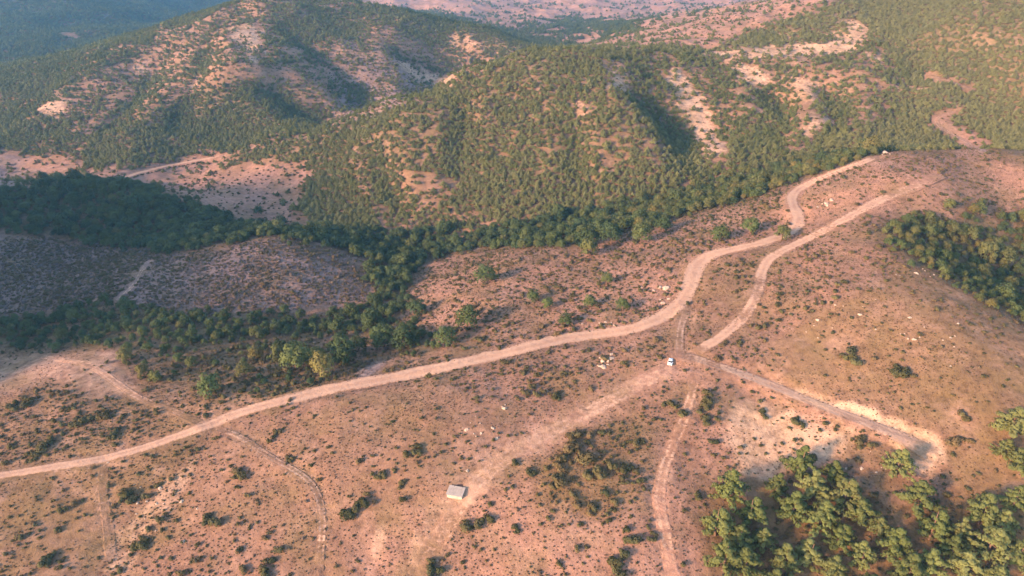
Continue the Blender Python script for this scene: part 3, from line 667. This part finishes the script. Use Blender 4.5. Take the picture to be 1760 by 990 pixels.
def gn_tree(name, n_var, objs):
    ng = bpy.data.node_groups.new(name, 'GeometryNodeTree')
    ng.interface.new_socket('Geometry', in_out='INPUT', socket_type='NodeSocketGeometry'); ng.interface.new_socket('Geometry', in_out='OUTPUT', socket_type='NodeSocketGeometry')
    gi = ng.nodes.new('NodeGroupInput'); go = ng.nodes.new('NodeGroupOutput'); jn = ng.nodes.new('GeometryNodeJoinGeometry')
    def attr(nm, typ):
        a = ng.nodes.new('GeometryNodeInputNamedAttribute'); a.data_type = typ; a.inputs[0].default_value = nm; return a.outputs[0]
    var = attr('variant', 'INT'); rot = attr('rot', 'FLOAT_VECTOR'); scl = attr('scl', 'FLOAT_VECTOR')
    for k, o in enumerate(objs):
        cmp_ = ng.nodes.new('FunctionNodeCompare'); cmp_.data_type = 'INT'; cmp_.operation = 'EQUAL'
        ins = [s for s in cmp_.inputs if s.enabled]; ng.links.new(var, ins[0]); ins[1].default_value = k
        oi = ng.nodes.new('GeometryNodeObjectInfo'); oi.transform_space = 'ORIGINAL'; oi.inputs['Object'].default_value = o; oi.inputs['As Instance'].default_value = True
        ip = ng.nodes.new('GeometryNodeInstanceOnPoints')
        ng.links.new(gi.outputs[0], ip.inputs['Points']); ng.links.new(cmp_.outputs[0], ip.inputs['Selection']); ng.links.new(oi.outputs['Geometry'], ip.inputs['Instance'])
        e2r = ng.nodes.new('FunctionNodeEulerToRotation'); ng.links.new(rot, e2r.inputs[0]); ng.links.new(e2r.outputs[0], ip.inputs['Rotation'])
        ng.links.new(scl, ip.inputs['Scale']); ng.links.new(ip.outputs[0], jn.inputs[0])
    ng.links.new(jn.outputs[0], go.inputs[0]); return ng
def stuff(name, rows, protos, mat, label, cat, wide=1.0):
    rows = np.array(rows); m = len(rows); r = np.random.default_rng(m)
    me = bpy.data.meshes.new(name); me.vertices.add(m)
    me.vertices.foreach_set('co', np.stack([rows[:, 0], rows[:, 1], H(rows[:, 0], rows[:, 1])], 1).astype(np.float32).ravel())
    a = me.attributes.new('variant', 'INT', 'POINT'); a.data.foreach_set('value', r.integers(0, len(protos), m).astype(np.int32))
    a = me.attributes.new('rot', 'FLOAT_VECTOR', 'POINT'); a.data.foreach_set('vector', np.stack([r.normal(0, .05, m), r.normal(0, .05, m), r.random(m) * 6.283], 1).astype(np.float32).ravel())
    w = rows[:, 2] * wide; a = me.attributes.new('scl', 'FLOAT_VECTOR', 'POINT'); a.data.foreach_set('vector', np.stack([w * r.uniform(.85, 1.2, m), w * r.uniform(.85, 1.2, m), rows[:, 2] * r.uniform(.85, 1.15, m)], 1).astype(np.float32).ravel())
    a = me.attributes.new('tint', 'FLOAT', 'POINT'); a.data.foreach_set('value', np.clip(rows[:, 3], 0, 1).astype(np.float32))
    me.materials.append(mat); o = add(name, me); md = o.modifiers.new('instances', 'NODES'); md.node_group = gn_tree(name, len(protos), protos)
    tag(o, label, cat, kind='stuff'); return o

for kind in ('pine', 'leaf', 'shrub'):
    rows = kinds[kind]; arr = np.array(rows)
    zz = H(arr[:, 0], arr[:, 1]); px, py, t = project(arr[:, 0], arr[:, 1], zz + arr[:, 2] * .4)
    seen = (px > -15) & (px < 1775) & (py > -15) & (py < 1010)
    li = np.full(len(arr), True)
    for f in np.linspace(.3, .97, 40): li &= H(arr[:, 0] * f, arr[:, 1] * f) < CAM_Z + (zz + arr[:, 2] * .7 - CAM_Z) * f
    app = np.where(seen & li, arr[:, 2] / t, 0); order = np.argsort(-app); pick = [int(i) for i in order[:296] if app[i] > 0]
    nm, word, _, sizes = WORDS[kind]; sz = arr[pick, 2]; q1, q2 = np.quantile(sz, [.33, .67])
    protos = []
    for c, i in enumerate(pick):
        x, y, s, ti = rows[i]; v = c % 5; z = float(H(x, y)); pl = place(x, y)
        lab = f"{sizes[int(s > q1) + int(s > q2)]} {tone(kind, ti)} {word} {pl}"
        rz = random.random() * 6.283
        if kind == 'shrub':
            o = add(nm, SHRUBS[v]); o['tint'] = ti; ob = o
        else:
            o = bpy.data.objects.new(nm, None); o.empty_display_size = .3; col.objects.link(o)
            tr, cr = (PINES if kind == 'pine' else LEAVES)[v]
            add('trunk', tr, o); ob = add('crown', cr, o); ob['tint'] = ti
        o.location = (x, y, z); o.rotation_euler = (random.gauss(0, .03), random.gauss(0, .03), rz)
        k = 1.0 if kind != 'pine' else 1.12
        o.scale = (s * k * random.uniform(.88, 1.12), s * k * random.uniform(.88, 1.12), s * random.uniform(.9, 1.12) * (1 if kind != 'shrub' else 1.0))
        tag(o, lab, word.split()[-1] if kind != 'pine' else 'pine tree', lab.replace(pl, '').strip() + 's ' + pl)
        if len(protos) < 5 and c == len(protos): protos.append(ob)
    chosen = set(pick); rest = [r for i, r in enumerate(rows) if i not in chosen]
    info = {'pine': ('pine_forest', 'open pine forest covering the far hillsides', 'forest', M_PINE, 1.4), 'leaf': ('broadleaf_wood', 'dense dark broadleaf wood filling the creek and ravines', 'wood', M_LEAF, 1.0),
            'shrub': ('scrub', 'scattered small scrub dotting the dry slopes', 'scrub', M_SHRUB, 1.0)}[kind]
    stuff(info[0], rest, protos, info[3], info[1], info[2], info[4])
    print(kind, len(rows), 'single', len(pick))
# ------------------------------------------------------------------ dry brush, too fine to count
tuft_objs = []
a, b = scatter('shrub', 1.15, -300, 300, 115, 430, .6, .03, 8, .9, .2, 22); s = rng.uniform(.45, 1.0, len(a)); tn = rng.normal(.35, .2, len(a)) + land('purple', a, b) * .6
base = add('dry_brush', make_tuft(9)); bx, by, _ = raycast(1176, 660); base.location = (bx, by, float(H(bx, by))); base['tint'] = .3
tag(base, 'dry brush tuft on the junction ground below the parked white car', 'brush')
stuff('dry_brush_cover', list(zip(a, b, s, tn)), [base], M_DRY, 'fine dry brush and dead grass stubble over the slopes', 'brush')
print('tufts', len(a))

# ------------------------------------------------------------------ boulders
def make_rock(i):
    rs = np.random.default_rng(500 + i); import bmesh
    bm = bmesh.new(); bmesh.ops.create_icosphere(bm, subdivisions=3, radius=.5)
    sh = rs.random(3) * 40
    for v in bm.verts:
        p = v.co.copy(); n_ = mnoise.noise(p * 2.2 + Vector(sh)); n2 = mnoise.noise(p * 6 + Vector(sh)); v.co = p * (1 + .5 * n_ + .16 * n2); v.co.z *= .62
        v.co.x = round(v.co.x * 9) / 9 * .45 + v.co.x * .55
    me = bpy.data.meshes.new('boulder'); bm.to_mesh(me); bm.free(); me.materials.append(M_ROCK); return me
ROCKS = [make_rock(i) for i in range(5)]
OUT = [('pale boulder in the outcrop between main road and parked car', 1040, 622, 16, 9, 11), ('pale boulder in the outcrop on the creek side of the main road bend', 1130, 505, 14, 10, 9), ('pale boulder at the upper corner of the bare plot', 868, 700, 5, 4, 9),
       ('pale boulder on the brink above the main road', 1040, 556, 30, 5, 6), ('pale stone among dry grass above the cut bank', 1600, 580, 40, 30, 5), ('pale stone on the bushy hillside beside the ridge track', 1420, 545, 60, 30, 5),
       ('pale boulder capping the bald knoll', 1520, 263, 10, 3, 8), ('pale stone on the bare plot above the white shed', 820, 735, 26, 14, 5), ('pale stone at the foot of the turning pad', 1500, 800, 40, 18, 5), ('pale stone in the hairpin between two roads', 1415, 352, 14, 8, 6),
       ('pale stone lying at the rim of the green hollow', 1590, 470, 30, 12, 5), ('pale stone in the rocky gully below the main road', 255, 880, 35, 40, 6), ('white rock beside the main dirt road', 185, 795, 1, 1, 8), ('white stone among trees of the ravine', 541, 589, 1, 1, 7),
       ('white stone on open ground behind the white shed', 803, 809, 1, 1, 7)]
CNT = [9, 9, 3, 8, 14, 14, 5, 12, 10, 7, 7, 16, 1, 1, 1]
for (lab, px, py, sx, sy, w), cnt in zip(OUT, CNT):
    w *= .8
    for k in range(cnt):
        x, y, t = raycast(px + (random.gauss(0, .85) * sx if cnt > 1 else 0), py + (random.gauss(0, .85) * sy if cnt > 1 else 0)); s = w / FPX * t * random.choice((.45, .6, .7, .95, 1.5))
        o = add('boulder', ROCKS[(k + px) % 5]); o.location = (x, y, float(H(x, y))); o.rotation_euler = (random.gauss(0, .2), random.gauss(0, .2), random.random() * 6.28); o.scale = (s * 1.2, s, s)
        tag(o, lab, 'boulder' if 'boulder' in lab else 'stone', lab.replace('boulder', 'boulders').replace('stone', 'stones').replace('rock ', 'rocks ') if cnt > 1 else None)

# ------------------------------------------------------------------ parked car (x right, +y = nose)
import bmesh
def loft(name, rings, mat, sm=True, cap=True):
    V = []; F = []; k = len(rings[0])
    for r in rings: V += r
    for i in range(len(rings) - 1):
        for j in range(k): F.append((i * k + j, i * k + (j + 1) % k, (i + 1) * k + (j + 1) % k, (i + 1) * k + j))
    if cap: F.append(tuple(range(k))[::-1]); F.append(tuple(range((len(rings) - 1) * k, len(rings) * k)))
    me = mesh(name, V, F, mat, sm); return me
def box_mesh(name, lo, hi, mat, bev=.0):
    bm = bmesh.new(); bmesh.ops.create_cube(bm, size=1)
    for v in bm.verts: v.co = Vector([lo[i] + (v.co[i] + .5) * (hi[i] - lo[i]) for i in range(3)])
    if bev: bmesh.ops.bevel(bm, geom=bm.edges[:], offset=bev, segments=2, affect='EDGES')
    me = bpy.data.meshes.new(name); bm.to_mesh(me); bm.free(); me.materials.append(mat); return me
M_WHITE = plain('white_car_paint', (.80, .79, .77), .35, .08, 3, spec=.5); M_GLASS = plain('dark_car_glass', (.025, .03, .035), .12, .1, spec=.5); M_TYRE = plain('tyre_rubber', (.03, .03, .03), .8)
M_RIM = plain('grey_rim', (.4, .4, .41), .4, .2, metallic=.6); M_LAMP = plain('lamp_glass', (.7, .7, .66), .2, .1); M_TAIL = plain('red_lamp', (.35, .02, .02), .3, .1); M_DARK = plain('black_trim', (.03, .03, .03), .6)
cx_, cy_, _ = raycast(1152, 624)
car = bpy.data.objects.new('parked_car', None); col.objects.link(car); car.location = (cx_, cy_, float(H(cx_, cy_)) + .02); car.rotation_euler = (0, 0, math.pi - R(17))
tag(car, 'small white sedan car parked at the dirt track junction', 'car')
def ring(y, hw, z0, z1, t):     # rounded section
    return [(-hw, y, z0), (-hw * 1.02, y, (z0 + z1) / 2), (-hw * (1 - t), y, z1), (0, y, z1 + .02), (hw * (1 - t), y, z1), (hw * 1.02, y, (z0 + z1) / 2), (hw, y, z0)]
add('body', loft('body', [ring(-2.12, .74, .36, .78, .1), ring(-2.0, .83, .25, .93, .07), ring(-1.3, .86, .22, .98, .05), ring(0, .87, .22, .97, .05), ring(1.1, .86, .22, .93, .06), ring(1.85, .82, .25, .82, .09), ring(2.1, .70, .34, .66, .12)], M_WHITE), car)
add('roof', loft('roof', [ring(-1.0, .60, 1.34, 1.42, .08), ring(-.5, .63, 1.37, 1.47, .08), ring(.2, .63, 1.37, 1.46, .08), ring(.48, .60, 1.34, 1.41, .08)], M_WHITE), car)
add('windscreen', mesh('windscreen', [(-.72, 1.12, .96), (.72, 1.12, .96), (.60, .46, 1.37), (-.60, .46, 1.37), (-.70, 1.02, .92), (.70, 1.02, .92), (.58, .40, 1.34), (-.58, .40, 1.34)], [(0, 1, 2, 3), (7, 6, 5, 4), (0, 4, 5, 1), (1, 5, 6, 2), (2, 6, 7, 3), (3, 7, 4, 0)], M_GLASS), car)
add('rear_window', mesh('rear_window', [(-.70, -1.55, 1.0), (.70, -1.55, 1.0), (.60, -.98, 1.37), (-.60, -.98, 1.37), (-.68, -1.45, .96), (.68, -1.45, .96), (.58, -.92, 1.34), (-.58, -.92, 1.34)], [(3, 2, 1, 0), (4, 5, 6, 7), (1, 5, 4, 0), (2, 6, 5, 1), (3, 7, 6, 2), (0, 4, 7, 3)], M_GLASS), car)
for sg in (-1, 1):
    add('side_window', mesh('side_window', [(sg * .80, 1.05, .97), (sg * .80, -1.5, .99), (sg * .64, -.98, 1.37), (sg * .64, .46, 1.37), (sg * .72, 1.0, .96), (sg * .72, -1.45, .96), (sg * .58, -.95, 1.36), (sg * .58, .42, 1.36)], [(0, 1, 2, 3), (7, 6, 5, 4), (0, 4, 5, 1), (1, 5, 6, 2), (2, 6, 7, 3), (3, 7, 4, 0)], M_GLASS), car)
    add('door_pillar', mesh('door_pillar', [(sg * .82, .0, .96), (sg * .82, -.1, .96), (sg * .655, -.1, 1.38), (sg * .655, .0, 1.38), (sg * .76, .0, .96), (sg * .76, -.1, .96), (sg * .60, -.1, 1.38), (sg * .60, .0, 1.38)], [(0, 1, 2, 3), (7, 6, 5, 4), (0, 4, 5, 1), (1, 5, 6, 2), (2, 6, 7, 3), (3, 7, 4, 0)], M_WHITE), car)
    add('mirror', box_mesh('mirror', (sg * .98 - .09, .78, .94), (sg * .98 + .09, .90, 1.08), M_WHITE, .03), car)
    add('headlight', box_mesh('headlight', (sg * .58 - .16, 1.93, .62), (sg * .58 + .16, 2.09, .74), M_LAMP, .03), car)
    add('tail_light', box_mesh('tail_light', (sg * .62 - .14, -2.16, .66), (sg * .62 + .14, -2.02, .82), M_TAIL, .03), car)
    for wy_ in (-1.28, 1.32):
        def disc(r, x0, x1, mat, nm):
            return loft(nm, [[(x0, wy_ + math.cos(q / 16 * 6.2832) * r, .31 + math.sin(q / 16 * 6.2832) * r) for q in range(16)], [(x1, wy_ + math.cos(q / 16 * 6.2832) * r, .31 + math.sin(q / 16 * 6.2832) * r) for q in range(16)]], mat, False)
        wh = add('wheel', disc(.31, sg * .68, sg * .895, M_TYRE, 'wheel'), car); add('rim', disc(.20, sg * .80, sg * .91, M_RIM, 'rim'), wh)
add('grille', box_mesh('grille', (-.38, 2.02, .44), (.38, 2.125, .58), M_DARK, .02), car)
add('number_plate', box_mesh('number_plate', (-.26, 2.10, .36), (.26, 2.135, .43), M_LAMP, .005), car)

# ------------------------------------------------------------------ white shed
M_WALL = plain('white_wash', (.42, .35, .27), .85, .22, 1.2, spec=.2); M_SHEET = plain('pale_sheet_roof', (.35, .285, .23), .7, .25, .8, spec=.35); M_WOOD = plain('dark_timber', (.10, .055, .04), .85, .4, 3)
hx, hy, ht = raycast(783, 858)
shed = bpy.data.objects.new('shed', None); col.objects.link(shed); shed.location = (hx, hy + 1.8, float(H(hx, hy + 1.8)) - .1); shed.rotation_euler = (0, 0, R(-14))
tag(shed, 'small low white shed with pale sheet roof on the bare plot', 'shed')
W2, D2, HF, HB = 2.45, 1.7, 1.15, 1.5
def wall(nm, x0, x1, y0, y1, za, zb, m=M_WALL):
    V = [(x0, y0, -.5), (x1, y0, -.5), (x1, y1, -.5), (x0, y1, -.5), (x0, y0, za), (x1, y0, za), (x1, y1, zb), (x0, y1, zb)]
    return add(nm, mesh(nm, V, [(3, 2, 1, 0), (4, 5, 6, 7), (0, 1, 5, 4), (1, 2, 6, 5), (2, 3, 7, 6), (3, 0, 4, 7)], m), shed)
zat = lambda y: HF + (y + D2) / (2 * D2) * (HB - HF)
wall('wall', -W2, W2, -D2, -D2 + .15, HF, zat(-D2 + .15)); wall('wall', -W2, W2, D2 - .15, D2, zat(D2 - .15), HB)
wall('wall', -W2, -W2 + .15, -D2 + .151, D2 - .151, zat(-D2 + .15), zat(D2 - .15)); wall('wall', W2 - .15, W2, -D2 + .151, D2 - .151, zat(-D2 + .15), zat(D2 - .15))
nP = 6; pw = (2 * W2 + .5) / nP
for k in range(nP):                                     # each roof sheet with its ribs
    V = []; F = []; x0 = -W2 - .25 + k * pw; m = 8
    for j in range(m + 1):
        xr = x0 + .012 + (pw - .024) * j / m; zr = .035 * (j % 2) + .008 * (k % 2)
        for yq in (-D2 - .25, D2 + .25): V += [(xr, yq, zat(yq) + .03 + zr), (xr, yq, zat(yq) + .012 + zr)]
    for j in range(m):
        a0 = j * 4; b0 = a0 + 4; F += [(a0, b0, b0 + 2, a0 + 2), (a0 + 1, a0 + 3, b0 + 3, b0 + 1), (a0, a0 + 1, b0 + 1, b0), (a0 + 2, b0 + 2, b0 + 3, a0 + 3)]
    F += [(0, 2, 3, 1), (m * 4, m * 4 + 1, m * 4 + 3, m * 4 + 2)]
    add('roof_sheet', mesh('roof_sheet', V, F, M_SHEET), shed)
add('door', box_mesh('door', (.3, -D2 - .05, -.35), (1.1, -D2 - .006, 1.0), M_SHEET, .01), shed)
pile = bpy.data.objects.new('timber_pile', None); col.objects.link(pile); pile.location = (hx + .9, hy + 4.6, float(H(hx + .9, hy + 4.6))); pile.rotation_euler = (0, 0, R(-12))
tag(pile, 'pile of dark timber planks behind the white shed', 'timber')
for k in range(9):
    yy_ = -.7 + (k % 5) * .32 + (k // 5) * .16; zz_ = (k // 5) * .17; xo = random.gauss(0, .15)
    add('plank', box_mesh('plank', (-1.4 + xo, yy_, zz_ - .12 * (k < 5)), (1.4 + xo, yy_ + .26, zz_ + .15), M_WOOD, .015), pile)

# ------------------------------------------------------------------ evening haze
M_H = NT('haze_air'); pv = M_H.n('ShaderNodeVolumePrincipled'); pv.inputs['Color'].default_value = (.24, .58, 1.0, 1); pv.inputs['Density'].default_value = .000085; pv.inputs['Anisotropy'].default_value = .2
M_H.l(pv.outputs[0], M_H.out.inputs['Volume'])
zt = max(float(Z.max()) + 15, CAM_Z + 20)
hz = add('haze', box_mesh('haze', (GX[0] - 20, GY[0] - 20, float(Z.min()) - 3), (GX[-1] + 20, GY[-1] + 20, zt), M_H.m)); tag(hz, kind='stuff')
